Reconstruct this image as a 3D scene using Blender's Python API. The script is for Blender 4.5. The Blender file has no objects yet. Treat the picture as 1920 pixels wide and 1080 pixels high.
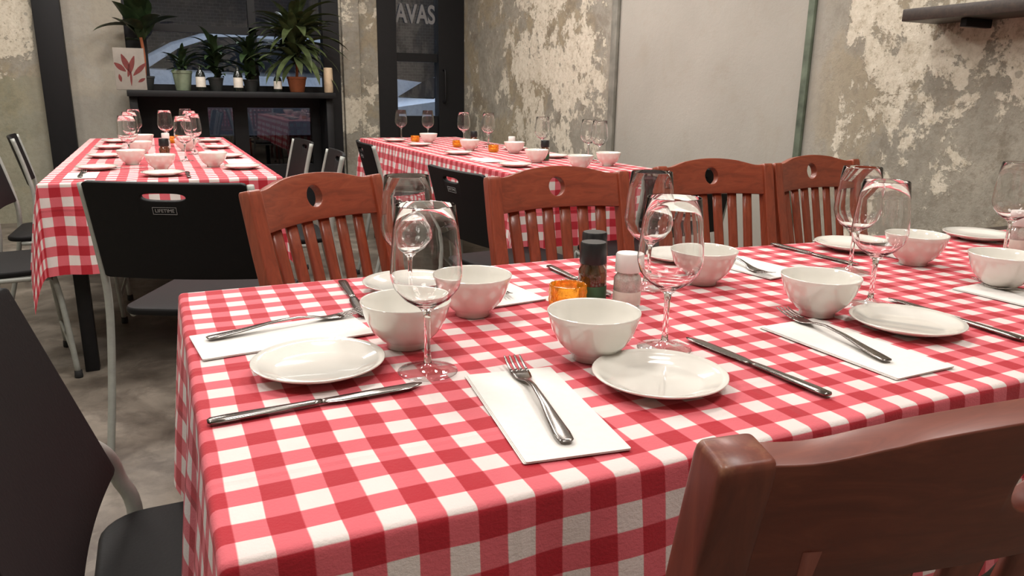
import bpy, bmesh, math, random
from mathutils import Vector, Matrix
random.seed(7)
S=bpy.context.scene
COL=S.collection
try:
    S.view_settings.view_transform='Standard'
except Exception: pass
rad=math.radians

# ---------------------------------------------------------------- materials
def newmat(name):
    m=bpy.data.materials.new(name); m.use_nodes=True
    nt=m.node_tree; nt.nodes.clear()
    out=nt.nodes.new('ShaderNodeOutputMaterial')
    return m,nt,out
def N(nt,t,**k):
    n=nt.nodes.new(t)
    for a,b in k.items(): setattr(n,a,b)
    return n
def L(nt,a,b): nt.links.new(a,b)
def rgb(r,g,b):
    f=lambda c:(c/255/12.92) if c/255<=.04045 else ((c/255+.055)/1.055)**2.4
    return (f(r),f(g),f(b),1)
def math_n(nt,op,a,b=None,clamp=False):
    n=nt.nodes.new('ShaderNodeMath'); n.operation=op; n.use_clamp=clamp
    for i,v in enumerate((a,b)):
        if v is None: continue
        if isinstance(v,(int,float)): n.inputs[i].default_value=v
        else: nt.links.new(v,n.inputs[i])
    return n.outputs[0]
def mixc(nt,f,a,b):
    n=nt.nodes.new('ShaderNodeMix'); n.data_type='RGBA'
    for s,v in ((n.inputs[0],f),(n.inputs[6],a),(n.inputs[7],b)):
        if isinstance(v,(int,float,tuple)): s.default_value=v
        else: nt.links.new(v,s)
    return n.outputs[2]
def ramp(nt,src,stops,interp='LINEAR'):
    n=nt.nodes.new('ShaderNodeValToRGB'); n.color_ramp.interpolation=interp
    e=n.color_ramp.elements
    while len(e)<len(stops): e.new(.5)
    for i,(p,c) in enumerate(stops):
        e[i].position=p; e[i].color=c if isinstance(c,tuple) else (c,c,c,1)
    nt.links.new(src,n.inputs[0]); return n.outputs[0]
def noise(nt,scale,detail=4,rough=.5,vec=None,dist=0):
    n=nt.nodes.new('ShaderNodeTexNoise'); n.inputs['Scale'].default_value=scale
    n.inputs['Detail'].default_value=detail; n.inputs['Roughness'].default_value=rough
    n.inputs['Distortion'].default_value=dist
    if vec is not None: nt.links.new(vec,n.inputs['Vector'])
    return n.outputs['Fac']
def objco(nt,scale=(1,1,1)):
    t=nt.nodes.new('ShaderNodeTexCoord'); m=nt.nodes.new('ShaderNodeMapping')
    m.inputs['Scale'].default_value=scale
    nt.links.new(t.outputs['Object'],m.inputs[0]); return m.outputs[0]
def bump(nt,h,strength=.3,dist=.01):
    b=nt.nodes.new('ShaderNodeBump'); b.inputs['Strength'].default_value=strength
    b.inputs['Distance'].default_value=dist; nt.links.new(h,b.inputs['Height']); return b.outputs[0]
def principled(nt,out,base=None,rough=.5,metal=0,nrm=None,**k):
    p=nt.nodes.new('ShaderNodeBsdfPrincipled')
    if isinstance(base,tuple): p.inputs['Base Color'].default_value=base
    elif base is not None: nt.links.new(base,p.inputs['Base Color'])
    if isinstance(rough,(int,float)): p.inputs['Roughness'].default_value=rough
    else: nt.links.new(rough,p.inputs['Roughness'])
    p.inputs['Metallic'].default_value=metal
    for a,b in k.items(): p.inputs[a.replace('_',' ')].default_value=b
    if nrm is not None: nt.links.new(nrm,p.inputs['Normal'])
    nt.links.new(p.outputs[0],out.inputs[0]); return p
def simple(name,col,rough=.5,metal=0,var=.06,scale=30,bmp=0,**k):
    m,nt,out=newmat(name)
    v=objco(nt); n=noise(nt,scale,3,.6,v)
    d=tuple(max(0,c*(1-var*3)) for c in col[:3])+(1,)
    c=mixc(nt,ramp(nt,n,[(.35,0.),(.75,1.)]),col,d)
    principled(nt,out,c,rough,metal,bump(nt,n,bmp,.002) if bmp else None,**k); return m

def gingham(name,P,ox=0,oy=0):
    m,nt,out=newmat(name)
    uv=N(nt,'ShaderNodeUVMap'); uv.uv_map='UVMap'
    sp=N(nt,'ShaderNodeSeparateXYZ'); L(nt,uv.outputs[0],sp.inputs[0])
    wob=noise(nt,5,2,.5,uv.outputs[0]); wob=math_n(nt,'MULTIPLY',math_n(nt,'SUBTRACT',wob,.5),.010)
    st=[];cr=[]
    for o,off,fold in ((sp.outputs[0],ox,.36),(sp.outputs[1],oy,.30)):
        o2=math_n(nt,'ADD',o,wob)
        a=math_n(nt,'MULTIPLY',o2,1/(2*P)); a=math_n(nt,'ADD',a,off+100)
        a=math_n(nt,'FRACT',a); a=math_n(nt,'SUBTRACT',a,.25); a=math_n(nt,'ABSOLUTE',a)
        a=math_n(nt,'SUBTRACT',.25,a); a=math_n(nt,'MULTIPLY',a,40); a=math_n(nt,'ADD',a,.5,True)
        st.append(a)
        b=math_n(nt,'ABSOLUTE',math_n(nt,'SUBTRACT',math_n(nt,'FRACT',math_n(nt,'MULTIPLY',math_n(nt,'ADD',o,10),1/fold)),.5))
        cr.append(math_n(nt,'SUBTRACT',1,math_n(nt,'MULTIPLY',b,40),True))
    s=math_n(nt,'ADD',st[0],st[1]); s=math_n(nt,'MULTIPLY',s,.5)
    col=ramp(nt,s,[(0,rgb(212,202,198)),(.5,rgb(201,90,100)),(1,rgb(163,11,32))])
    n=noise(nt,260,3,.7,uv.outputs[0]); n2=noise(nt,9,3,.6,uv.outputs[0])
    col=mixc(nt,ramp(nt,n2,[(.4,0.),(.8,.12)]),col,rgb(156,76,80))
    h=math_n(nt,'ADD',math_n(nt,'MULTIPLY',n,.3),n2)
    h=math_n(nt,'ADD',h,math_n(nt,'MULTIPLY',math_n(nt,'ADD',cr[0],cr[1]),.5))
    principled(nt,out,col,.85,0,bump(nt,h,.45,.005),Sheen_Weight=.08); return m

def wood(name,c1,c2,c3,rough=.38,scl=(9,9,1.3),coat=.4,worn=None):
    m,nt,out=newmat(name)
    v=objco(nt,scl)
    a=noise(nt,6,6,.65,v,1.0); b=noise(nt,1.5,3,.5,v)
    c=ramp(nt,a,[(.3,c1),(.55,c2),(.8,c3)])
    c=mixc(nt,ramp(nt,b,[(.4,0.),(.75,.3)]),c,c1)
    if worn:
        g=N(nt,'ShaderNodeNewGeometry'); n3=noise(nt,40,4,.7,objco(nt))
        w=math_n(nt,'ADD',g.outputs['Pointiness'],math_n(nt,'MULTIPLY',math_n(nt,'SUBTRACT',n3,.5),.2))
        c=mixc(nt,ramp(nt,w,[(.545,0.),(.61,.6)]),c,worn)
    principled(nt,out,c,rough,0,bump(nt,a,.06,.002),Coat_Weight=coat,Coat_Roughness=.22); return m
def wood_rail(name,c1,c2,c3,rough=.38,coat=.4,worn=None): return wood(name,c1,c2,c3,rough,(1.3,9,9),coat,worn)

def thinglass(name,tint=(1,1,1,1),base=.05,edge=.8,rough=.02):
    m,nt,out=newmat(name)
    t=N(nt,'ShaderNodeBsdfTransparent'); t.inputs[0].default_value=tint
    g=N(nt,'ShaderNodeBsdfGlossy'); g.inputs['Roughness'].default_value=rough
    lw=N(nt,'ShaderNodeLayerWeight'); lw.inputs[0].default_value=.5
    p=math_n(nt,'POWER',lw.outputs['Facing'],3.2)
    f=math_n(nt,'ADD',math_n(nt,'MULTIPLY',p,edge),base,True)
    v=noise(nt,3,1,.5,objco(nt))
    f=math_n(nt,'ADD',f,math_n(nt,'MULTIPLY',v,.005),True)
    mx=N(nt,'ShaderNodeMixShader'); L(nt,f,mx.inputs[0]); L(nt,t.outputs[0],mx.inputs[1]); L(nt,g.outputs[0],mx.inputs[2])
    L(nt,mx.outputs[0],out.inputs[0]); return m

def plaster(name,mode):
    m,nt,out=newmat(name)
    co=objco(nt); sp=N(nt,'ShaderNodeSeparateXYZ'); L(nt,co,sp.inputs[0])
    X,Y,Z=sp.outputs
    big=noise(nt,1.0,10,.68,co,.25); med=noise(nt,4.2,10,.74,co,.2); fine=noise(nt,30,7,.76,co)
    tone=noise(nt,.9,4,.55,co); tan=noise(nt,1.5,9,.66,co,.3); dk=noise(nt,2.7,10,.74,co,.2)
    under=ramp(nt,med,[(.3,rgb(124,120,108)),(.5,rgb(150,145,132)),(.72,rgb(176,169,154))])
    under=mixc(nt,ramp(nt,tan,[(.50,0.),(.56,.55)]),under,rgb(160,144,112))
    under=mixc(nt,ramp(nt,dk,[(.56,0.),(.61,.55)]),under,rgb(112,102,86))
    under=mixc(nt,ramp(nt,fine,[(.42,.35),(.52,0.)]),under,rgb(108,98,84))
    smooth=ramp(nt,tone,[(.3,rgb(150,146,137)),(.55,rgb(162,158,149)),(.8,rgb(172,168,159))])
    cream=ramp(nt,fine,[(.36,rgb(172,162,142)),(.48,rgb(202,194,176)),(.7,rgb(220,213,196))])
    mask0=math_n(nt,'ADD',math_n(nt,'MULTIPLY',big,.54),math_n(nt,'MULTIPLY',med,.46))
    if mode=='right':
        y=math_n(nt,'MULTIPLY',Y,.1)
        thr=ramp(nt,y,[(0,.49),(.255,.475),(.272,.9),(.442,.9),(.446,.56),(.50,.465),(.58,.47),(.65,.56)])
        smz=ramp(nt,y,[(.2,0.),(.262,.3),(.276,1.),(.442,1.),(.446,.25),(.52,0.)])
    elif mode=='back':
        x=math_n(nt,'MULTIPLY',math_n(nt,'ADD',X,3),.15)
        thr=ramp(nt,x,[(0,.44),(.33,.44),(.34,.7),(.66,.7),(.68,.50),(1,.52)])
        smz=ramp(nt,x,[(.3,0.),(.36,.6),(.64,.6),(.68,.1)])
    else:
        thr=math_n(nt,'ADD',.52,0); smz=math_n(nt,'ADD',.3,0)
    d=math_n(nt,'SUBTRACT',mask0,thr); mask=math_n(nt,'MULTIPLY',d,60); mask=math_n(nt,'ADD',mask,.5,True)
    if mode=='back':
        lo=math_n(nt,'LESS_THAN',math_n(nt,'ADD',Z,math_n(nt,'MULTIPLY',med,.3)),1.28)
        left=math_n(nt,'LESS_THAN',X,-.7)
        kill=math_n(nt,'SUBTRACT',1,math_n(nt,'MULTIPLY',lo,left)); mask=math_n(nt,'MULTIPLY',mask,kill)
        under=mixc(nt,math_n(nt,'MULTIPLY',math_n(nt,'MULTIPLY',lo,left),.5),under,rgb(124,126,102))
    base=mixc(nt,smz,under,smooth)
    for sc,th in ((9,.50),(24,.50),(48,.46)):
        vor=N(nt,'ShaderNodeTexVoronoi'); vor.inputs['Scale'].default_value=sc; L(nt,co,vor.inputs['Vector'])
        pit=math_n(nt,'LESS_THAN',math_n(nt,'ADD',vor.outputs['Distance'],math_n(nt,'MULTIPLY',med,.7)),th)
        mask=math_n(nt,'MULTIPLY',mask,math_n(nt,'SUBTRACT',1,math_n(nt,'MULTIPLY',pit,.75)))
    col=mixc(nt,mask,base,cream)
    g=noise(nt,2.2,6,.7,co,.8)
    col=mixc(nt,ramp(nt,g,[(.52,0.),(.72,.25)]),col,rgb(140,127,102))
    h=math_n(nt,'ADD',math_n(nt,'MULTIPLY',mask,.4),math_n(nt,'MULTIPLY',fine,.5))
    h=math_n(nt,'ADD',h,math_n(nt,'MULTIPLY',med,.3))
    hs=math_n(nt,'MULTIPLY',h,math_n(nt,'SUBTRACT',1,math_n(nt,'MULTIPLY',smz,.7)))
    principled(nt,out,col,.85,0,bump(nt,hs,.6,.02)); return m

def floor_mat():
    m,nt,out=newmat('worn_concrete_floor')
    co=objco(nt); a=noise(nt,1.6,7,.66,co,.9); b=noise(nt,7,7,.72,co,.4); s=noise(nt,3,5,.6,co,1.5)
    c=ramp(nt,a,[(.32,rgb(80,73,66)),(.5,rgb(110,102,92)),(.7,rgb(138,129,117))])
    c=mixc(nt,ramp(nt,b,[(.45,0.),(.62,.6)]),c,rgb(68,60,53))
    c=mixc(nt,ramp(nt,s,[(.58,0.),(.66,.35)]),c,rgb(150,141,128))
    principled(nt,out,c,ramp(nt,a,[(.3,.3),(.7,.6)]),0,bump(nt,b,.15,.01)); return m
def brick_mat():
    m,nt,out=newmat('dark_brick')
    co=objco(nt); mp=N(nt,'ShaderNodeMapping'); mp.inputs['Rotation'].default_value=(rad(90),0,0); L(nt,co,mp.inputs[0])
    b=N(nt,'ShaderNodeTexBrick'); b.inputs['Scale'].default_value=4.5; L(nt,mp.outputs[0],b.inputs['Vector'])
    b.inputs['Color1'].default_value=rgb(92,86,86); b.inputs['Color2'].default_value=rgb(78,72,74); b.inputs['Mortar'].default_value=rgb(110,106,104)
    n=noise(nt,.5,4,.6,co)
    c=mixc(nt,ramp(nt,n,[(.4,0.),(.6,.6)]),b.outputs[0],rgb(60,62,68))
    principled(nt,out,c,.9); return m

M={}
M['cloth']=gingham('red_white_gingham',.0275)
M['cloth2']=gingham('red_white_gingham_wide',.036)
O1,O2,O3=rgb(114,49,29),rgb(140,64,40),rgb(158,82,53)
M['wood']=wood('red_brown_varnished_wood',O1,O2,O3)
M['woodr']=wood_rail('red_brown_varnished_wood_rail',O1,O2,O3)
D1,D2,D3=rgb(88,40,30),rgb(108,52,38),rgb(126,67,49)
WN=rgb(176,130,95)
M['wood2']=wood('worn_dark_brown_wood',D1,D2,D3,.45,coat=.15)
M['wood2r']=wood_rail('worn_dark_brown_wood_rail',D1,D2,D3,.45,coat=.15)
M['wood2p']=wood('worn_dark_brown_wood_post',D1,D2,D3,.45,coat=.15,worn=WN)
M['black']=simple('matte_black_plastic',rgb(19,19,20),.6,bmp=.15,scale=180,Specular_IOR_Level=.18)
M['blackf']=simple('black_painted_frame',rgb(22,22,24),.5,Specular_IOR_Level=.3)
M['tube']=simple('grey_steel_tube',rgb(160,164,158),.45,.2)
M['china']=simple('white_glazed_porcelain',rgb(224,221,213),.08,var=.01,Coat_Weight=1,Coat_Roughness=.03)
M['steel']=simple('polished_steel_cutlery',rgb(140,136,132),.2,1,var=.03)
M['napkin']=simple('white_paper_napkin',rgb(218,215,210),.9,var=.015,scale=120,bmp=.2)
M['glass']=simple('clear_wine_glass',(1,1,1,1),0.0,var=0,Transmission_Weight=1,IOR=1.4)
M['footglass']=thinglass('clear_thin_foot_glass',(.985,.985,.985,1),.07,.9)
M['pane']=thinglass('window_glass',(.85,.88,.92,1),.06,.5)
M['panedark']=thinglass('dark_tinted_glass',(.30,.31,.33,1),.08,.5)
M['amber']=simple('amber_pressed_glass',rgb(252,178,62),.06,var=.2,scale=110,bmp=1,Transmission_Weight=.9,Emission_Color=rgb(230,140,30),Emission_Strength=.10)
M['soy']=simple('dark_sauce_glass',rgb(120,84,50),.06,var=.2,Transmission_Weight=.7,Coat_Weight=.8)
M['capb']=simple('black_ribbed_cap',rgb(26,27,29),.35)
M['capw']=simple('white_cap',rgb(225,222,218),.35,var=.02)
M['jar']=simple('clear_spice_jar',rgb(218,214,206),.08,var=.1,scale=400,Transmission_Weight=.45,Coat_Weight=1)
M['label']=simple('green_paper_label',rgb(52,92,62),.6)
M['labelw']=simple('white_paper_label',rgb(214,208,196),.6)
M['bottle']=simple('dark_bottle_glass',rgb(30,34,30),.12)
M['right']=plaster('peeling_plaster_right','right')
M['back']=plaster('peeling_plaster_back','back')
M['other']=plaster('peeling_plaster_plain','other')
M['floor']=floor_mat()
M['ceil']=simple('painted_ceiling',rgb(205,199,190),.9)
M['green']=simple('green_edged_joint',rgb(110,122,104),.75,var=.25,scale=8)
M['pipe']=simple('grey_cement_joint',rgb(136,134,124),.7,var=.15,scale=8)
M['brick']=brick_mat()
M['asphalt']=simple('asphalt',rgb(40,40,42),.85)
M['leaf']=simple('dark_green_leaf',rgb(52,72,42),.45,var=.25,scale=12)
M['leaf2']=simple('olive_green_leaf',rgb(80,92,56),.45,var=.25,scale=12)
M['terra']=simple('terracotta',rgb(150,84,50),.8)
M['potg']=simple('pale_green_ceramic',rgb(128,140,116),.4)
M['potd']=simple('dark_grey_pot',rgb(46,48,46),.6)
M['cream']=simple('cream_ceramic',rgb(205,182,152),.5)
M['darkwood']=wood_rail('dark_shelf_wood',rgb(34,26,22),rgb(54,42,34),rgb(72,56,44),.5,coat=.1)
M['canvas']=simple('white_canvas',rgb(140,133,124),.8,var=.08,scale=9)
M['redink']=simple('red_ink',rgb(106,42,38),.8,var=.15)
M['greyletters']=simple('grey_vinyl_letters',rgb(150,150,150),.6)
M['doorletters']=simple('dim_grey_letters',rgb(126,126,126),.7)
M['carpaint']=simple('pale_blue_car_paint',rgb(205,214,228),.25,.1)
M['cardark']=simple('dark_car_glass',rgb(26,30,36),.1)
M['rubber']=simple('black_rubber',rgb(22,22,22),.8)
M['soil']=simple('potting_soil',rgb(50,38,28),.95)
M['wax']=simple('white_wax',rgb(235,225,205),.5)

# ---------------------------------------------------------------- mesh helpers
def mesh_obj(name,verts,faces,mat,parent=None,smooth=True,merge=0,loc=None):
    me=bpy.data.meshes.new(name); me.from_pydata([tuple(v) for v in verts],[],faces); me.update()
    bm=bmesh.new(); bm.from_mesh(me)
    if merge: bmesh.ops.remove_doubles(bm,verts=bm.verts,dist=merge)
    bmesh.ops.recalc_face_normals(bm,faces=bm.faces)
    bm.to_mesh(me); bm.free()
    if smooth:
        for p in me.polygons: p.use_smooth=True
    if mat: me.materials.append(mat)
    o=bpy.data.objects.new(name,me); COL.objects.link(o)
    if parent: o.parent=parent
    if loc: o.location=loc
    return o
def autosmooth(o,ang=40):
    me=o.data
    for p in me.polygons: p.use_smooth=True
    bm=bmesh.new(); bm.from_mesh(me)
    for e in bm.edges:
        if len(e.link_faces)==2 and e.calc_face_angle(0)>rad(ang): e.smooth=False
    bm.to_mesh(me); bm.free()
def lathe(name,prof,mat,seg=40,parent=None,loc=None,ang=None,wave=0,nw=0):
    vs=[];fs=[];n=len(prof)
    for i in range(seg):
        a=2*math.pi*i/seg
        for r,z in prof:
            rr=r*(1+wave*math.cos(nw*a)*(1 if r>.001 else 0)); vs.append((rr*math.cos(a),rr*math.sin(a),z))
    for i in range(seg):
        j=(i+1)%seg
        for k in range(n-1): fs.append((i*n+k,j*n+k,j*n+k+1,i*n+k+1))
    o=mesh_obj(name,vs,fs,mat,parent,True,1e-6,loc)
    if ang: autosmooth(o,ang)
    return o
def boxes(name,bl,mat,parent=None,bevel=0,seg=2):
    bm=bmesh.new()
    for (x0,x1,y0,y1,z0,z1) in bl:
        r=bmesh.ops.create_cube(bm,size=1)
        bmesh.ops.scale(bm,vec=(x1-x0,y1-y0,z1-z0),verts=r['verts'])
        bmesh.ops.translate(bm,vec=((x0+x1)/2,(y0+y1)/2,(z0+z1)/2),verts=r['verts'])
    if bevel: bmesh.ops.bevel(bm,geom=bm.edges[:],offset=bevel,segments=seg,affect='EDGES',profile=.5)
    me=bpy.data.meshes.new(name); bm.to_mesh(me); bm.free(); me.materials.append(mat)
    o=bpy.data.objects.new(name,me); COL.objects.link(o)
    if parent: o.parent=parent
    if bevel: autosmooth(o,35)
    return o
def sweep(name,pts,ws,ts,mat,parent=None,seg=10,up=(0,0,1),power=1.0,add=None):
    pts=[Vector(p) for p in pts]; n=len(pts); up=Vector(up); vs=[];fs=[]
    for i,p in enumerate(pts):
        t=(pts[min(i+1,n-1)]-pts[max(i-1,0)]).normalized()
        s=t.cross(up)
        if s.length<1e-4: s=t.cross(Vector((1,0,0)))
        s.normalize(); u=s.cross(t).normalized()
        w=ws[i] if isinstance(ws,(list,tuple)) else ws; h=ts[i] if isinstance(ts,(list,tuple)) else ts
        for k in range(seg):
            a=2*math.pi*(k+.5)/seg; c,d=math.cos(a),math.sin(a)
            c=math.copysign(abs(c)**power,c); d=math.copysign(abs(d)**power,d)
            vs.append(p+s*(w/2*c)+u*(h/2*d))
    for i in range(n-1):
        for k in range(seg):
            k2=(k+1)%seg; fs.append((i*seg+k,i*seg+k2,(i+1)*seg+k2,(i+1)*seg+k))
    fs.append(tuple(range(seg))[::-1]); fs.append(tuple((n-1)*seg+k for k in range(seg)))
    if add is not None:
        o=len(add[0]); add[0].extend(vs); add[1].extend(tuple(o+q for q in f) for f in fs); return
    return mesh_obj(name,vs,fs,mat,parent)
def tube(name,pts,r,mat,parent=None,seg=12,n=6):
    P=[Vector(p) for p in pts]; out=[]
    for i in range(len(P)-1):
        a=P[max(i-1,0)];b=P[i];c=P[i+1];d=P[min(i+2,len(P)-1)]
        for k in range(n):
            t=k/n; out.append(.5*((2*b)+(c-a)*t+(2*a-5*b+4*c-d)*t*t+(3*b-3*c+d-a)*t**3))
    out.append(P[-1])
    return sweep(name,out,2*r,2*r,mat,parent,seg,up=(0.13,.99,0.05))
class Hole:
    def __init__(s,mid,fn,r): s.mid=mid; s.fn=fn; s.r=r
    def __call__(s,x):
        if abs(x)>s.r+1e-9: return None
        q=s.fn(x); return (s.mid-q,s.mid+q)
def panel(name,xs,zt,zb,hole,bend,thick,mat,parent=None,nz=3,bevel=.004):
    vs=[];fs=[];rows=2*(nz+1)
    for x in xs:
        a,b=zb(x),zt(x); h=hole(x) or (hole.mid,hole.mid)
        m0,m1=h
        for k in range(nz+1): z=a+(m0-a)*k/nz; vs.append((x,bend(x,z),z))
        for k in range(nz+1): z=m1+(b-m1)*k/nz; vs.append((x,bend(x,z),z))
    for i in range(len(xs)-1):
        for k in range(rows-1):
            if k==nz: continue
            fs.append((i*rows+k,(i+1)*rows+k,(i+1)*rows+k+1,i*rows+k+1))
    o=mesh_obj(name,vs,fs,mat,parent,True,1e-5)
    s=o.modifiers.new('Solidify','SOLIDIFY'); s.thickness=thick; s.offset=0
    b=o.modifiers.new('Bevel','BEVEL'); b.width=bevel; b.segments=3; b.limit_method='ANGLE'; b.angle_limit=rad(50)
    return o
def prism(name,outline,z0,z1,mat,parent=None,bevel=.004,seg=2):
    bm=bmesh.new(); vs=[bm.verts.new((x,y,z0)) for x,y in outline]; f=bm.faces.new(vs)
    r=bmesh.ops.extrude_face_region(bm,geom=[f]); ev=[g for g in r['geom'] if isinstance(g,bmesh.types.BMVert)]
    bmesh.ops.translate(bm,vec=(0,0,z1-z0),verts=ev); bmesh.ops.recalc_face_normals(bm,faces=bm.faces)
    ed=[e for e in bm.edges if abs(e.verts[0].co.z-e.verts[1].co.z)<1e-6]
    if bevel: bmesh.ops.bevel(bm,geom=ed,offset=bevel,segments=seg,affect='EDGES',profile=.5)
    me=bpy.data.meshes.new(name); bm.to_mesh(me); bm.free(); me.materials.append(mat)
    o=bpy.data.objects.new(name,me); COL.objects.link(o)
    if parent: o.parent=parent
    autosmooth(o,30); return o
def rrect(w,d,r,n=6,cx=0,cy=0):
    out=[]
    for sx,sy,a0 in ((1,1,0),(-1,1,90),(-1,-1,180),(1,-1,270)):
        for k in range(n+1):
            a=rad(a0+90*k/n); out.append((cx+sx*(w/2-r)+r*math.cos(a),cy+sy*(d/2-r)+r*math.sin(a)))
    return out
def empty(name,loc=(0,0,0),rz=0):
    e=bpy.data.objects.new(name,None); e.empty_display_size=.1; e.location=loc; e.rotation_euler=(0,0,rz); COL.objects.link(e); return e
def tag(o,label,cat,group=None):
    o['label']=label; o['category']=cat
    if group: o['group']=group
    return o
def struct(o,label=None):
    o['kind']='structure'
    if label: o['label']=label
    return o
def clone(root,loc,rz=0,label=None,scale=None):
    c=root.copy(); COL.objects.link(c); c.location=loc
    c.rotation_euler=(0,0,rz)
    if scale: c.scale=scale
    if label: c['label']=label
    def rec(src,dst):
        for ch in src.children:
            k=ch.copy(); k.parent=dst; COL.objects.link(k); rec(ch,k)
    rec(root,c); return c
def text_mesh(name,s,size,mat,parent=None,ext=.0005,loc=(0,0,0),rot=(rad(90),0,0),sx=1,off=0):
    cu=bpy.data.curves.new(name,'FONT'); cu.body=s; cu.size=size; cu.extrude=ext; cu.align_x='CENTER'; cu.align_y='CENTER'; cu.offset=off
    t=bpy.data.objects.new(name,cu); COL.objects.link(t); bpy.context.view_layer.update()
    me=bpy.data.meshes.new_from_object(t.evaluated_get(bpy.context.evaluated_depsgraph_get()))
    COL.objects.unlink(t); bpy.data.objects.remove(t)
    me.materials.clear(); me.materials.append(mat)
    o=bpy.data.objects.new(name,me); COL.objects.link(o); o.location=loc; o.rotation_euler=rot; o.scale=(sx,1,1)
    if parent: o.parent=parent
    return o

# ---------------------------------------------------------------- room shell
XL,XR,YF,YB,H=-2.4,2.85,-1.6,7.2,3.1
struct(boxes('floor',[(XL-.2,XR+.2,YF-.2,YB+.2,-.1,0)],M['floor']),'worn stained concrete floor')
struct(boxes('ceiling',[(XL-.2,XR+.2,YF-.2,YB+.2,H,H+.1)],M['ceil']),'plain painted ceiling')
struct(boxes('wall_right',[(XR,XR+.2,YF,YB+.2,0,H)],M['right']),'peeling plaster and grey cement wall')
struct(boxes('wall_left',[(XL-.2,XL,YF,YB+.2,0,H)],M['other']),'aged plaster wall')
struct(boxes('wall_front',[(XL-.2,XR+.2,YF-.2,YF,0,H)],M['other']),'aged plaster wall')
struct(boxes('wall_back',[(XL,-.14,YB,YB+.2,0,H),(-.14,1.62,YB,YB+.2,2.75,H),(1.62,1.98,YB,YB+.2,0,H),(1.98,XR,YB,YB+.2,2.75,H)],M['back']),'stained plaster wall around the black shopfront')
struct(boxes('trim_1',[(-.76,-.57,YB-.1,YB-.001,0,H)],M['blackf'],bevel=.006),'black painted steel post')
struct(boxes('trim_2',[(XR-.03,XR-.001,4.40,4.47,0,H)],M['pipe'],bevel=.008),'vertical cement joint strip')
struct(boxes('trim_3',[(XR-.022,XR-.001,2.735,2.775,0,H)],M['green'],bevel=.006),'vertical green painted joint strip')
struct(boxes('trim_4',[(1.64,1.80,YB-.06,YB-.001,0,H)],M['other'],bevel=.01),'raw plaster pier beside the door')
y0,y1=YB+.02,YB+.10
fr=[(-.14,.02,y0,y1,0,2.75),(1.47,1.62,y0-.04,y1,0,2.75),(.02,1.47,y0,y1,2.65,2.75),(.02,1.47,y0,y1,0,.42),
    (.02,1.47,y0,y1,.93,1.12),(.02,1.47,y0,y1,1.55,1.61),(.84,.90,y0,y1,1.12,2.65),(.66,.78,y0,y1,.42,.93),(1.34,1.47,y0,y1,.42,.93),(.02,.45,y0,y1,.42,.93)]
w=struct(boxes('window_1',fr,M['blackf']),'black framed shopfront window')
boxes('window_pane',[(.02,1.47,y0+.03,y0+.036,1.0,2.65)],M['pane'],w)
boxes('lower_pane',[(.02,1.47,y0+.03,y0+.036,.42,.99)],M['panedark'],w)
fr=[(1.98,2.16,YB-.02,y1,0,2.75),(2.58,2.845,YB-.02,y1,0,2.75),(2.16,2.58,y0,y1,2.3,2.75),(2.16,2.58,y0,y1,1.37,1.45),(2.16,2.58,y0,y1,0,.86)]
d=struct(boxes('door_1',fr,M['blackf']),'black framed glazed entrance door')
p=boxes('door_pane',[(2.16,2.58,y0+.03,y0+.036,.86,2.3)],M['pane'],d)
text_mesh('lettering','AVAS',.235,M['doorletters'],d,.001,(2.37,y0+.015,1.80),sx=.70,off=.006)
tube('door_handle',[(2.63,YB-.02,1.0),(2.63,YB-.07,1.02),(2.63,YB-.07,1.28),(2.63,YB-.02,1.3)],.01,M['blackf'],d)

ct=empty('window_counter',(.66,6.98,0))
boxes('countertop',[(-.82,.82,-.20,.20,1.02,1.07)],M['blackf'],ct,.006)
for x in (-.78,.78): boxes('bracket',[(x-.03,x+.03,-.12,.19,.0,1.02)],M['blackf'],ct,.004)
tag(ct,'black painted counter ledge along the shopfront window','counter')

# outside
struct(boxes('trim_5',[(-14,16,7.4,22,-.12,-.02)],M['asphalt']),'street asphalt outside')
struct(boxes('wall_street',[(-14,16,15,15.4,0,7)],M['brick']),'dark brick facade across the street')
def car(loc,rz):
    e=empty('parked_car',loc,rz)
    prof=[(-2.15,.35),(-2.2,.75),(-2.0,.95),(-1.5,1.0),(-.95,1.38),(-.5,1.47),(.3,1.45),(.75,1.3),(1.25,1.02),(1.9,.93),(2.2,.74),(2.22,.35)]
    vs=[];fs=[];n=len(prof)
    for s in (-.85,-.8,.8,.85):
        for (x,z) in prof:
            k=1 if abs(s)<.84 else .98
            zz=z if abs(s)<.84 else .35+(z-.35)*.97
            tp=max(0,(z-.98))*.35
            vs.append((x*k,math.copysign(abs(s)-tp,s),zz))
    for j in range(3):
        for i in range(n-1): fs.append((j*n+i,(j+1)*n+i,(j+1)*n+i+1,j*n+i+1))
    fs.append(tuple(range(n))); fs.append(tuple(3*n+i for i in range(n))[::-1])
    b=mesh_obj('body',vs,fs,M['carpaint'],e); autosmooth(b,35)
    for sgn in (-1,1):
        q=[(-1.25,1.04),(-.88,1.33),(-.1,1.38),(-.1,1.02)]; q2=[(0,1.02),(0,1.38),(.3,1.37),(.68,1.24),(.98,1.04)]
        for P in (q,q2):
            v=[(x,sgn*(.862-max(0,z-.98)*.35),z) for x,z in P]; mesh_obj('side_window',v,[tuple(range(len(v)))],M['cardark'],e,False)
    mesh_obj('windscreen',[(.80,-.68,1.30),(.80,.68,1.30),(1.24,.74,1.04),(1.24,-.74,1.04)],[(0,1,2,3)],M['cardark'],e,False)
    for x in (-1.35,1.4):
        for s in (-.78,.78):
            wv=lathe('wheel',[(0,-.1),(.2,-.1),(.3,-.1),(.33,-.07),(.33,.07),(.3,.1),(.2,.1),(0,.1)],M['rubber'],28,e,ang=40); wv.location=(x,s,.31); wv.rotation_euler=(rad(90),0,0)
    return e
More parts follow.
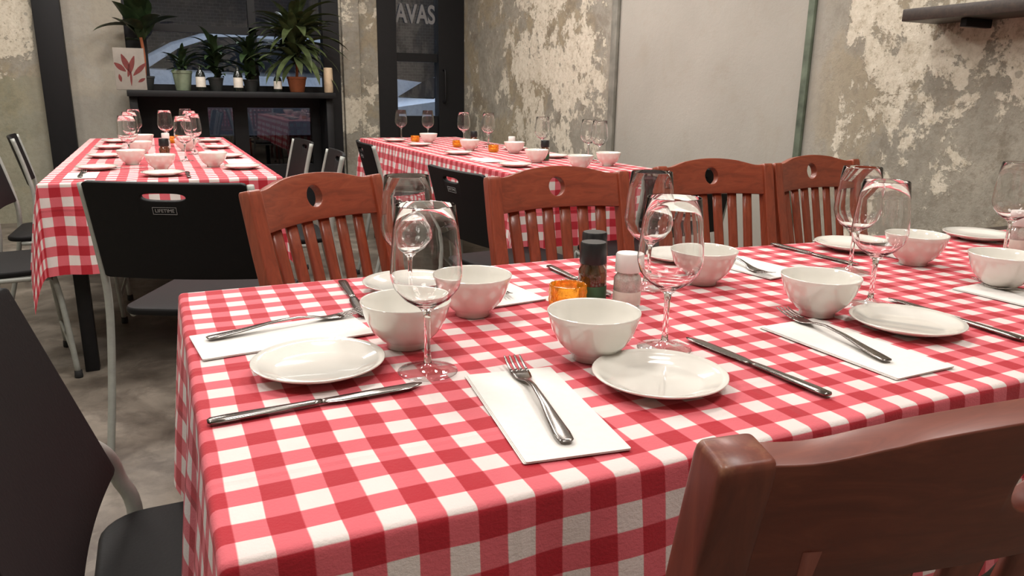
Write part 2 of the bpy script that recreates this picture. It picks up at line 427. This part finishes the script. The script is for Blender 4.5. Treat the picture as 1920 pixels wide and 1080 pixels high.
cr=car((4.35,9.6,-.02),rad(180)); tag(cr,'pale silver blue car parked outside the door','car','parked cars on the street')
clone(cr,(1.3,12.4,-.02),rad(180),'taller pale car parked across the street',(1.3,1,1.32))

# ---------------------------------------------------------------- tables
TOP=.75
def cloth(name,x0,x1,yn,yf,drape,farfn=None,flare=.2,seed=0,cell=.02,mat='cloth',R=.008,zt=TOP,ampl=.008):
    rn=random.Random(seed); ph=[rn.uniform(0,6.28) for _ in range(6)]
    vs=[];uv=[]
    def axis(a,b):
        out=[]; n=int((b-a)/cell); m=int(drape/cell)
        e=[0,.003,.006,.009,.0126,.018]
        out+= [a-drape+(drape-.02)*i/m for i in range(m)]+[a-q for q in e[::-1]]
        out+= [a+(b-a)*i/n for i in range(1,n)]
        out+= [b+q for q in e]+[b+.02+(drape-.02)*i/m for i in range(1,m+1)]
        return out
    ax=axis(x0,x1); ay=axis(yn,yf)
    def hang(h):
        q=R*math.pi/2
        if h<q: a=h/R; return R*math.sin(a),R*(1-math.cos(a))
        return R+(h-q)*flare*.9,R+(h-q)*math.sqrt(1-flare*flare)
    for v in ay:
        for u in ax:
            f2=farfn(min(max(u,x0),x1)) if farfn else yf
            du=(u-x0) if u<x0 else ((u-x1) if u>x1 else 0)
            dv=(v-yn) if v<yn else ((v-yf) if v>yf else 0)
            h=math.hypot(du,dv)
            cx=min(max(u,x0),x1); cy=min(max(v,yn),yf)
            y=yn+(cy-yn)*(f2-yn)/(yf-yn)
            if h>0:
                o,dn=hang(h)
                s=cx+cy
                amp=min(1,h/.15)*ampl
                wv=amp*(math.sin(s*27+ph[0])+.6*math.sin(s*47+ph[1]))
                o=o+wv*(1 if (du==0 or dv==0) else .3)
                px=cx+o*du/h; py=y+o*dv/h; pz=zt-dn
            else: px,py,pz=cx,y,zt+.0006*math.sin(cx*23+ph[2])*math.sin(cy*19+ph[3])*min(1,(cx-x0)*30,(x1-cx)*30,(cy-yn)*30,(yf-cy)*30)
            vs.append((px,py,pz)); uv.append((u,v))
    nx=len(ax); fs=[]
    for j in range(len(ay)-1):
        for i in range(nx-1):
            a=j*nx+i; fs.append((a,a+1,a+nx+1,a+nx))
    me=bpy.data.meshes.new(name); me.from_pydata(vs,[],fs); me.update()
    ul=me.uv_layers.new(name='UVMap')
    for p in me.polygons:
        p.use_smooth=True
        for li in p.loop_indices: ul.data[li].uv=uv[me.loops[li].vertex_index]
    me.materials.append(M[mat])
    o=bpy.data.objects.new(name,me); COL.objects.link(o)
    return o
def table(x0,x1,y0,y1,label):
    cx,cy=(x0+x1)/2,(y0+y1)/2; e=empty('dining_table',(cx,cy,0)); w,d=(x1-x0)-.03,(y1-y0)-.03
    prism('tabletop',rrect(w,d,.01,3),TOP-.035,TOP-.004,M['darkwood'],e,.002)
    for sx in (-1,1):
        for sy in (-1,1): 
            x,y=sx*(w/2-.07),sy*(d/2-.07)
            boxes('leg',[(x-.025,x+.025,y-.025,y+.025,0,TOP-.035)],M['blackf'],e,.004)
    tag(e,label,'table','dining tables'); return e
G='gingham tablecloths'
table(.02,2.42,.53,1.32,'long dining table under a red gingham tablecloth')
c=cloth('tablecloth',.02,2.42,.53,1.35,.25,lambda x:1.355 if x<.8 else 1.355-(x-.8)*.085,.12,3,.0135,ampl=.005)
tag(c,'red and white gingham cloth on the long set table','tablecloth',G)
table(-.39,.45,3.15,5.88,'long dining table with gingham cloth near the window counter')
c=cloth('tablecloth',-.39,.45,3.15,5.88,.34,None,.18,5,.022,'cloth2',ampl=.012); tag(c,'red and white gingham cloth with a hanging corner','tablecloth',G)
table(1.40,2.16,2.92,5.62,'long dining table with gingham cloth beside the plaster wall')
c=cloth('tablecloth',1.40,2.16,2.92,5.62,.33,None,.12,8,.022,'cloth2'); tag(c,'red and white gingham cloth on the table by the wall','tablecloth',G)
CZ=TOP+.0015

# ---------------------------------------------------------------- wooden chair (faces +Y, back at y=0)
def chair_wood(mw,mr,mp,deep=0):
    e=empty('wooden_chair')
    lean=lambda z:-.095*max(0,z-.45)/.44
    r0=.0255; hl=Hole(.845,lambda x:math.sqrt(max(0,r0*r0-x*x)),r0)
    def zt(x):
        q=min(1,max(0,(.172-abs(x))/.07)); q=q*q*(3-2*q)
        return .877+.012*q+.010*max(0,1-(abs(x)/.115)**2)
    zb=lambda x: .790-deep-.005*(abs(x)/.19)**2
    xs=sorted(set([-.192+.384*i/40 for i in range(41) if abs(-.192+.384*i/40)>.028]+[r0*math.sin(rad(-90+180*i/16)) for i in range(17)]))
    bend=lambda x,z: lean(z)-.034*(1-(x/.22)**2)
    panel('top_rail',xs,zt,zb,hl,bend,.024,mr,e,3,.004)
    for s in (-1,1):
        zz=[0,.25,.45,.55,.65,.75,.80,.84,.870,.876,.8795,.881]
        pts=[(s*(.20 if z<.5 else .201+.002*(z>.7)),(-.05 if z==0 else -.01) if z<.4 else lean(z)-.006*min(1,max(0,(z-.45)/.3)),z) for z in zz]
        sweep('rear_leg',pts,[.034,.036,.038,.038,.038,.038,.038,.038,.038,.0370,.0345,.031],[.032,.036,.04,.038,.036,.034,.034,.034,.034,.033,.0305,.027],mp,e,32,(0,1,0),.22)
        sweep('front_leg',[(s*.19,.37,0),(s*.195,.375,.25),(s*.195,.375,.43)],[.028,.034,.038],[.028,.034,.038],mw,e,12,(0,1,0),.55)
        sweep('side_stretcher',[(s*.2,-.01,.2),(s*.195,.37,.2)],.018,.024,mw,e,8,(0,0,1),.6)
    for i in range(6):
        t=(i-2.5)/2.5; xb=t*.126; xt=t*.140
        pts=[(xb+(xt-xb)*k/4,bend(xb,.50+.32*k/4),.50+.305*k/4) for k in range(5)]
        sweep('slat',pts,[.032]*5,[.012]*5,mw,e,8,(0,1,0),.45)
    xs2=[-.195+.39*i/12 for i in range(13)]
    sweep('lower_rail',[(x,bend(x,.5),.50) for x in xs2],.022,.045,mr,e,10,(0,0,1),.5)
    prism('seat',[(-.18,.0),(.18,.0),(.215,.05),(.225,.38),(.21,.41),(-.21,.41),(-.225,.38),(-.215,.05)],.43,.462,mr,e,.008,3)
    boxes('apron',[(-.185,.185,.355,.375,.37,.43)],mr,e,.003)
    return e
WC='wooden chairs around the long table'
cw=chair_wood(M['wood'],M['woodr'],M['wood'])
tag(cw,'red-brown wooden slat-back chair turned slightly from the table','chair',WC)
cw.location=(.395,1.71,0); cw.rotation_euler=(0,0,rad(180+36))
CW='red-brown wooden chair with slatted back and round hole'
clone(cw,(.985,1.68,0),rad(180+3),CW)
clone(cw,(1.580,1.77,0),rad(180-2),CW)
clone(cw,(2.045,1.79,0),rad(180+6),CW)
cd=chair_wood(M['wood2'],M['wood2r'],M['wood2p'],.012); tag(cd,'dark worn brown wooden chair pushed toward the gingham table','chair',WC)
cd.location=(.541,.385,0); cd.rotation_euler=(0,0,rad(-8)); cd.scale=(1.1,1,1)

# ---------------------------------------------------------------- black chair (faces +Y)
def chair_black(logo=True):
    e=empty('black_chair')
    sl=.080 if logo else .115
    yb=lambda z:-.015-sl*max(0,z-.5)/.34
    r0=.062; hl=Hole(.803,lambda x:.011*max(0,1-(abs(x)/r0)**4)**.5,r0)
    W=.224 if logo else .235
    zt=lambda x:.842-.006*max(0,(abs(x)-(W-.012))/.012)**2
    zb=lambda x:.560+.006*max(0,(abs(x)-(W-.012))/.012)**2
    xs=sorted(set([-W+2*W*i/36 for i in range(37) if abs(-W+2*W*i/36)>.064]+[-W+.005,W-.005]+[r0*math.sin(rad(-90+180*i/18)) for i in range(19)]))
    bend=lambda x,z:yb(z)-.022*(1-(x/.23)**2)
    b=panel('backrest',xs,zt,zb,hl,bend,.016,M['black'],e,4,.005)
    if logo:
        zz=.764; yy=bend(0,zz)-.0095
        lp=boxes('logo_plate',[(-.033,.033,-.0006,.0006,.0095,.0105),(-.033,.033,-.0006,.0006,-.0105,-.0095),(-.033,-.032,-.0006,.0006,-.0105,.0105),(.032,.033,-.0006,.0006,-.0105,.0105)],M['greyletters'],b)
        lp.location=(0,yy,zz); lp.rotation_euler=(math.atan2(sl,.34),0,0)
        text_mesh('lettering','LIFETIME',.0140,M['greyletters'],lp,.0004,(0,-.0002,0))
    sd=.42 if logo else .30; dz=0 if logo else .045
    prism('seat',rrect(.43 if logo else .46,sd,.06,6,0,sd/2-(.01 if logo else .055)),.432+dz,.455+dz,M['black'],e,.008,3)
    X0=.232
    f=sd-.03 if logo else sd-.08
    for s in (-1,1):
        if logo: pts=[(s*X0,yb(.83)+.004,.835),(s*X0,yb(.65)+.004,.65),(s*X0,-.025,.48),(s*X0,-.06,.25),(s*X0,-.12,.012)]
        else: pts=[(s*.20,yb(.72)-.026,.72),(s*.222,yb(.64)-.020,.64),(s*.245,-.040,.585),(s*.256,-.028,.54),(s*.256,-.012,.47),(s*.250,-.03,.25),(s*.250,-.09,.012)]
        tube('rear_frame',pts,.011,M['tube'],e)
        tube('front_leg',[(s*.205,.05,.422+dz),(s*.208,f-.05,.418+dz),(s*.212,f,.38),(s*.215,f+.03,.012)],.0105,M['tube'],e)
        for (x,y) in ((pts[-1][0],pts[-1][1]),(s*.215,f+.03)):
            lathe('foot_cap',[(0,0),(.014,0),(.015,.006),(.0135,.03),(0,.03)],M['rubber'],16,e,(x,y,0))
    tube('cross_bar',[(-.215,f+.02,.12),(0,f+.02,.12),(.215,f+.02,.12)],.008,M['tube'],e)
    return e
BC='black folding chairs'
cb=chair_black(); tag(cb,'black plastic chair with grey steel frame and handle slot','chair',BC)
cb.location=(.055,2.335,0); cb.rotation_euler=(0,0,rad(-25.7))
cn=chair_black(False); tag(cn,'black chair tucked at the end of the gingham table','chair',BC)
cn.location=(-.065,.872,0); cn.rotation_euler=(0,0,rad(-90))
LB='black plastic chair with grey steel frame'
for (x,y,a) in ((1.10,2.64,-84),(1.90,2.47,4),(-.80,3.3,-80),(-.62,4.1,-92),(-.64,5.2,-85),(.68,3.60,86),(.68,4.45,92),(1.16,4.2,-94)):
    clone(cb,(x,y,0),rad(a),LB,(1,1,.965))

# ---------------------------------------------------------------- tableware
def put(root,pts,rz=0,z=CZ):
    first=True
    for q in pts:
        loc=(q[0],q[1],z); a=rad(q[2]) if len(q)>2 else rz
        if first: root.location=loc; root.rotation_euler=(0,0,a); first=False
        else: clone(root,loc,a)
pl=lathe('side_plate',[(0,.0015),(.040,.0015),(.042,0),(.045,0),(.048,.003),(.070,.0085),(.0812,.0145),(.0818,.016),(.0808,.0168),(.072,.0125),(.056,.0065),(.050,.005),(0,.005)],M['china'],56)
tag(pl,'small round white porcelain side plate','plate','side plates')
put(pl,[(.160,.895),(.527,.690),(1.013,.728),(.385,1.235),(.985,1.25),(1.444,1.205),(1.864,1.18),
 (.02,3.30),(-.23,3.62),(.34,3.50),(-.23,4.25),(.33,4.1),(-.23,4.85),(.33,4.75),(-.22,5.4),(.33,5.35),
 (1.55,3.25),(1.98,3.66),(1.55,4.0),(2.02,4.25),(1.55,4.7),(1.52,5.15)])
bw=lathe('bowl',[(0,.003),(.022,.003),(.024,0),(.0275,0),(.028,.007),(.035,.0115),(.0465,.024),(.0548,.040),(.0592,.055),(.0616,.0635),(.0612,.0652),(.0600,.0640),(.0570,.053),(.0515,.038),(.0425,.0235),(.030,.0135),(.012,.0095),(0,.009)],M['china'],56)
tag(bw,'white porcelain rice bowl with a small foot','bowl','white bowls')
put(bw,[(.289,.945),(.430,1.05),(.501,.803),(.945,.838),(.904,1.075),(1.438,1.04),(1.409,.835),
 (.016,3.54),(.23,3.62),(-.10,3.83),(-.07,4.45),(.16,4.62),(-.06,5.1),(1.75,3.42),(1.79,3.05),(2.02,3.17),(1.72,4.25),(1.9,4.0),(1.7,4.95)])
gl=empty('wine_glass')
lathe('foot',[(0,.0003),(.034,.0003),(.0375,.0008),(.0374,.0014),(.025,.0028),(.010,.0060),(.0050,.0120)],M['footglass'],56,gl)
lathe('bowl_and_stem',[(.0001,.0115),(.0050,.0121),(.0040,.025),(.0037,.05),(.0039,.068),(.0055,.078),(.012,.0850),(.028,.095),(.0395,.109),(.0435,.123),(.0438,.130),(.0424,.151),(.0393,.181),(.0356,.209),(.0351,.2100),(.0346,.209),(.0384,.181),(.0415,.151),(.0430,.130),(.0427,.123),(.0388,.1098),(.0275,.0963),(.011,.0872),(0,.0860)],M['glass'],64,gl)
tag(gl,'clear stemmed wine glass standing on the gingham cloth','wine glass','wine glasses')
put(gl,[(.283,.838),(.358,1.150),(.612,.795),(.783,1.085),(1.075,.845),(1.25,1.04),(1.70,1.01),
 (-.11,4.0),(-.11,4.62),(-.1,5.2),(.13,3.95),(.19,4.35),(.2,4.9),(.2,5.4),(.07,5.0),
 (1.64,5.38),(1.80,5.25),(1.90,4.8),(1.95,4.5),(2.06,4.75),(2.04,3.92),(2.1,3.5),(2.07,3.34)])
def napkin():
    e=empty('paper_napkin')
    for i,(w,d,z) in enumerate(((.112,.235,0),(.1105,.2335,.0008),(.1095,.234,.0016))):
        prism('folded_layer',rrect(w,d,.002,2,.0006*i,-.0004*i),z,z+.0007,M['napkin'],e,.0002,1)
    return e
np_=napkin(); tag(np_,'folded white paper napkin lying on gingham cloth','napkin','paper napkins')
put(np_,[(.358,.680,-8),(.141,1.052,-84),(.862,.700,1),(1.372,.748,3),(.51,1.19,6),(1.085,1.17,8),(1.50,1.20,4),(-.27,3.38,0),(.36,3.85,0),(1.55,3.6,0)])
NZ=CZ+.0026
def fork():
    acc=([],[])
    ys=[-.12,-.116,-.10,-.07,-.03,.01,.035,.048,.058,.070,.080]
    zs=[.004,.004,.0045,.0065,.0105,.0115,.008,.0045,.003,.003,.0035]
    w=[.010,.017,.019,.015,.009,.0065,.008,.016,.022,.0245,.0245]
    t=[.0015,.0024,.0026,.0028,.003,.003,.0028,.002,.0018,.0018,.0016]
    sweep('',[(0,y,z) for y,z in zip(ys,zs)],w,t,None,None,10,(0,0,1),.8,acc)
    for k in range(4):
        x=(k-1.5)*.0066
        sweep('',[(x,.078,.0034),(x,.09,.0042),(x,.105,.006),(x,.118,.0088),(x,.121,.0096)],[.0043,.0040,.0036,.0028,.001],[.0017,.0016,.0015,.0012,.0008],None,None,8,(0,0,1),.8,acc)
    return mesh_obj('fork',acc[0],acc[1],M['steel'])
fk=fork(); tag(fk,'polished steel four-tined fork on a paper napkin','fork','forks')
put(fk,[(.366,.703,-12),(.157,1.085,-78),(.868,.742,-11),(1.375,.76,-12),(.53,1.22,172),(1.072,1.17,170),(-.27,3.4,0)],z=NZ)
def knife():
    acc=([],[])
    ys=[-.12,-.117,-.10,-.07,-.035,-.01,.0]
    sweep('',[(0,y,.0035) for y in ys],[.008,.015,.017,.0155,.013,.011,.010],[.003,.005,.0058,.0055,.005,.0045,.004],None,None,10,(0,0,1),.8,acc)
    ys=[-.004,.006,.02,.05,.08,.10,.113,.12]
    sweep('',[(.001*(i>1)+(.003 if i>5 else 0)*-1,y,.0032) for i,y in enumerate(ys)],[.009,.014,.0175,.019,.019,.0175,.012,.003],[.003,.0022,.0018,.0016,.0015,.0014,.0012,.001],None,None,8,(0,0,1),.9,acc)
    return mesh_obj('table_knife',acc[0],acc[1],M['steel'])
kn=knife(); tag(kn,'steel table knife lying on gingham cloth','knife','table knives')
put(kn,[(.142,.788,-90+3.5),(.277,1.205,176),(.677,.695,4.5),(1.127,.735,-4),(.692,1.175,178),(1.306,1.19,182),(.11,3.3,0),(-.14,3.65,-90)])

def sauce(cap,body,h,lab,k=1):
    e=empty('condiment_bottle')
    lathe('bottle_body',[(0,0),(.020*k,0),(.0225*k,.003),(.0225*k,h*.50),(.0215*k,h*.56),(.0175*k,h*.62),(.0172*k,h*.68),(0,h*.68)],body,32,e,ang=50)
    lathe('cap',[(0,h*.66),(.0205*k,h*.66),(.021*k,h*.68),(.0205*k,h*.97),(.019*k,h),(0,h)],cap,40,e,ang=50,wave=.015,nw=20)
    if lab: lathe('bottle_label',[(.0227*k,h*.06),(.0229*k,h*.07),(.0229*k,h*.30),(.0227*k,h*.31)],lab,32,e)
    return e
CG='condiments on the long table'
b=sauce(M['capb'],M['soy'],.104,M['label'],1.06); b.location=(.640,1.036,CZ); tag(b,'dark sauce bottle with black cap and green label','sauce bottle',CG)
clone(b,(.690,1.115,CZ),1,'dark sauce bottle with black cap behind the other bottle')
w1=sauce(M['capw'],M['jar'],.090,M['labelw']); w1.location=(.683,.996,CZ); tag(w1,'clear spice shaker with a white cap','shaker',CG)
clone(w1,(1.80,1.05,CZ),1,'clear spice shaker with white cap beside a wine glass')
for q in ((.04,4.0),(1.85,3.52),(1.83,4.45)): clone(b,(q[0],q[1],CZ),0,'small sauce bottle with black cap')
for q in ((.06,4.75),(1.93,4.1)): clone(w1,(q[0],q[1],CZ),0,'small shaker with white cap')
ca=empty('candle_holder',(.586,1.022,CZ))
lathe('glass_cup',[(0,0),(.024,0),(.028,.003),(.0300,.010),(.0312,.016),(.0298,.022),(.0312,.028),(.0298,.034),(.0300,.040),(.0285,.0410),(.0272,.039),(.0275,.028),(.027,.012),(.022,.006),(0,.006)],M['amber'],72,ca,wave=.022,nw=14)
lathe('tealight',[(0,.0065),(.018,.0065),(.0185,.008),(.0185,.021),(.0175,.021),(.017,.019),(0,.019)],M['wax'],28,ca)
tag(ca,'amber pressed-glass tealight holder','candle holder','amber candle holders')
for q in ((1.66,5.12),(1.82,4.12),(1.76,4.56),(.10,5.3)): clone(ca,(q[0],q[1],CZ),0)

# ---------------------------------------------------------------- plants & counter items
def foliage(name,n,length,width,spread,mat,parent,z0,droop=.6,seed=1,up=.5):
    rn=random.Random(seed); vs=[];fs=[]
    for i in range(n):
        az=rn.uniform(0,6.28); l=length*rn.uniform(.6,1.05); el=rn.uniform(up,1.45); m=8; w0=width*rn.uniform(.8,1.2)
        d=Vector((math.cos(az),math.sin(az),0)); 
        if d.y>0: l*=.55
        p=Vector((rn.uniform(-.02,.02),rn.uniform(-.02,.02),z0+rn.uniform(0,spread))); e=el; base=len(vs)
        s=Vector((-d.y,d.x,0))
        for k in range(m+1):
            t=k/m; w=w0*math.sin(math.pi*min(1,.08+t*.92))**.8*(1 if t<1 else 0)
            vs.append(p+s*w); vs.append(p-Vector((0,0,w*.35))); vs.append(p-s*w)
            p=p+(d*math.cos(e)+Vector((0,0,math.sin(e))))*l/m; e-=droop*2.0/m*(.4+t)
        for k in range(m):
            a=base+3*k; fs+= [(a,a+1,a+4,a+3),(a+1,a+2,a+5,a+4)]
    return mesh_obj(name,vs,fs,mat,parent)
def plant(loc,potprof,potmat,args,label,stem=0):
    e=empty('potted_plant',loc)
    lathe('pot',potprof,potmat,28,e,ang=40)
    h=max(z for r,z in potprof); r0=max(r for r,z in potprof)*.86
    lathe('soil',[(0,h-.02),(r0,h-.02)],M['soil'],24,e)
    if stem: tube('stem',[(0,0,h-.03),(.01,.01,h+stem*.5),(0,0,h+stem)],.012,M['terra'],e)
    foliage('foliage',parent=e,z0=h-.02+stem,**args)
    tag(e,label,'plant','potted plants on the counter'); return e
pp=lambda r,h:[(0,0),(r*.72,0),(r*.76,.005),(r,h*.85),(r*1.06,h*.86),(r*1.06,h),(r*.95,h),(r*.88,h*.8),(0,h*.8)]
CT=1.071
plant((1.18,6.95,CT),pp(.08,.13),M['terra'],dict(n=150,length=.48,width=.034,spread=.32,mat=M['leaf2'],seed=3,droop=.7,up=-.3),'leafy palm-like plant in a terracotta pot',.14)
plant((-.02,7.0,CT),pp(.07,.11),M['potd'],dict(n=22,length=.42,width=.070,spread=.14,mat=M['leaf'],seed=5,droop=.7,up=.2),'broad-leaved green plant in a dark pot',.30)
plant((.26,6.95,CT),pp(.075,.16),M['potg'],dict(n=36,length=.25,width=.02,spread=.10,mat=M['leaf'],seed=9,droop=.7,up=.3),'small leafy plant in a pale green pot')
plant((.52,7.0,CT),pp(.06,.11),M['potd'],dict(n=64,length=.27,width=.024,spread=.24,mat=M['leaf'],seed=12,droop=.8,up=.1),'bushy green plant in a dark pot')
plant((.80,7.0,CT),pp(.06,.1),M['potd'],dict(n=80,length=.28,width=.028,spread=.28,mat=M['leaf'],seed=15,droop=.8,up=.0),'leafy green plant in a dark pot')
def cbottle(loc,label):
    e=empty('glass_bottle',loc)
    lathe('bottle_body',[(0,0),(.034,0),(.037,.004),(.037,.12),(.030,.145),(.014,.165),(.013,.2),(0,.2)],M['bottle'],28,e,ang=40)
    lathe('bottle_label',[(.0375,.03),(.0378,.032),(.0378,.108),(.0375,.11)],M['labelw'],28,e)
    tag(e,label,'bottle','bottles on the counter'); return e
bt=cbottle((.68,6.82,CT),'dark glass bottle with a white label on the counter')
clone(bt,(.39,6.82,CT)); clone(bt,(1.0,6.83,CT),0,None,(.9,.9,.8))
cl=lathe('ceramic_vase',[(0,0),(.034,0),(.038,.006),(.040,.12),(.038,.205),(.032,.21),(.030,.205),(.030,.03),(0,.03)],M['cream'],28,ang=40); cl.location=(1.43,6.83,CT); tag(cl,'tall cream ceramic vase on the black counter','vase')
art=empty('framed_artwork',(-.12,6.82,CT))
boxes('canvas',[(-.11,.11,.0,.018,0,.32)],M['canvas'],art,.002)
vs=[];fs=[]
for (cx,cz,a,l,w) in ((-.02,.1,70,.17,.02),(0,.13,110,.15,.022),(.02,.11,45,.14,.018),(-.03,.14,140,.1,.02),(0,.03,88,.12,.008),(.05,.06,30,.06,.012),(-.07,.06,100,.06,.012)):
    b0=len(vs); a=rad(a)
    for k in range(7):
        t=k/6; ww=w*math.sin(math.pi*(.05+.9*t)); px,pz=cx+l*t*math.cos(a),cz+l*t*math.sin(a)
        vs+= [(px-ww*math.sin(a),-.001,pz+ww*math.cos(a)),(px+ww*math.sin(a),-.001,pz-ww*math.cos(a))]
    for k in range(6): fs.append((b0+2*k,b0+2*k+1,b0+2*k+3,b0+2*k+2))
mesh_obj('drawing',vs,fs,M['redink'],art,False)
art.rotation_euler=(rad(-5),0,0)
tag(art,'white canvas with a red plant drawing leaning on the counter','picture')

sh=empty('wall_shelf',(XR,1.4,1.38))
boxes('shelf_board',[(-.20,-.004,-.65,.72,0,.045)],M['darkwood'],sh,.004)
for y in (-.45,.5): boxes('bracket',[(-.15,-.004,y-.012,y+.012,-.03,0)],M['blackf'],sh,.002)
tag(sh,'dark wooden shelf fixed to the peeling wall','shelf')
jb=lathe('jar',[(0,0),(.03,0),(.032,.004),(.032,.07),(.025,.085),(.025,.1),(0,.1)],M['cream'],24,ang=40); jb.location=(XR-.1,1.75,1.426); tag(jb,'small cream jar on the dark wall shelf','jar')

# ---------------------------------------------------------------- lights
def area(loc,size,power,col=(1,.95,.895),name='ceiling_and_fill_light'):
    l=bpy.data.lights.new(name,'AREA'); l.shape='DISK'; l.size=size; l.energy=power; l.color=col
    o=bpy.data.objects.new(name,l); o.location=loc; COL.objects.link(o)
for (x,y,p) in ((.3,-.3,25),(1.6,.3,23),(.2,1.9,25),(1.7,2.2,26),(-.9,3.4,34),(.9,3.7,32),(-.2,5.4,34),(1.3,5.3,32),(2.1,4.0,26),(-1.4,1.2,36),(-1.6,5.2,29)):  # overhead lamps, some added as fill for the right wall and left side
    area((x,y,2.95),.55,p)
area((2.2,8.6,4.2),.4,150,(.85,.92,1),'street_fill_light')  # fill lamp added above the street to brighten the parked cars
wd=bpy.data.worlds.new('dusk'); S.world=wd; wd.use_nodes=True
bg=wd.node_tree.nodes['Background']; bg.inputs[0].default_value=(.38,.42,.48,1); bg.inputs[1].default_value=.3

# ---------------------------------------------------------------- camera
f=1400;yaw=rad(25.4);p=math.atan(365/1400);r=rad(.9)
F=Vector((math.sin(yaw)*math.cos(p),math.cos(yaw)*math.cos(p),-math.sin(p)))
R=Vector((math.cos(yaw),-math.sin(yaw),0));U=R.cross(F)
R2=R*math.cos(r)+U*math.sin(r);U2=U*math.cos(r)-R*math.sin(r)
cam=bpy.data.cameras.new('camera'); co=bpy.data.objects.new('camera',cam); COL.objects.link(co)
mt=Matrix((R2,U2,-F)).transposed().to_4x4(); mt.translation=Vector((0,0,1.09)); co.matrix_world=mt
cam.sensor_width=36; cam.lens=36*f/1920; cam.clip_start=.02; cam.clip_end=200
S.camera=co
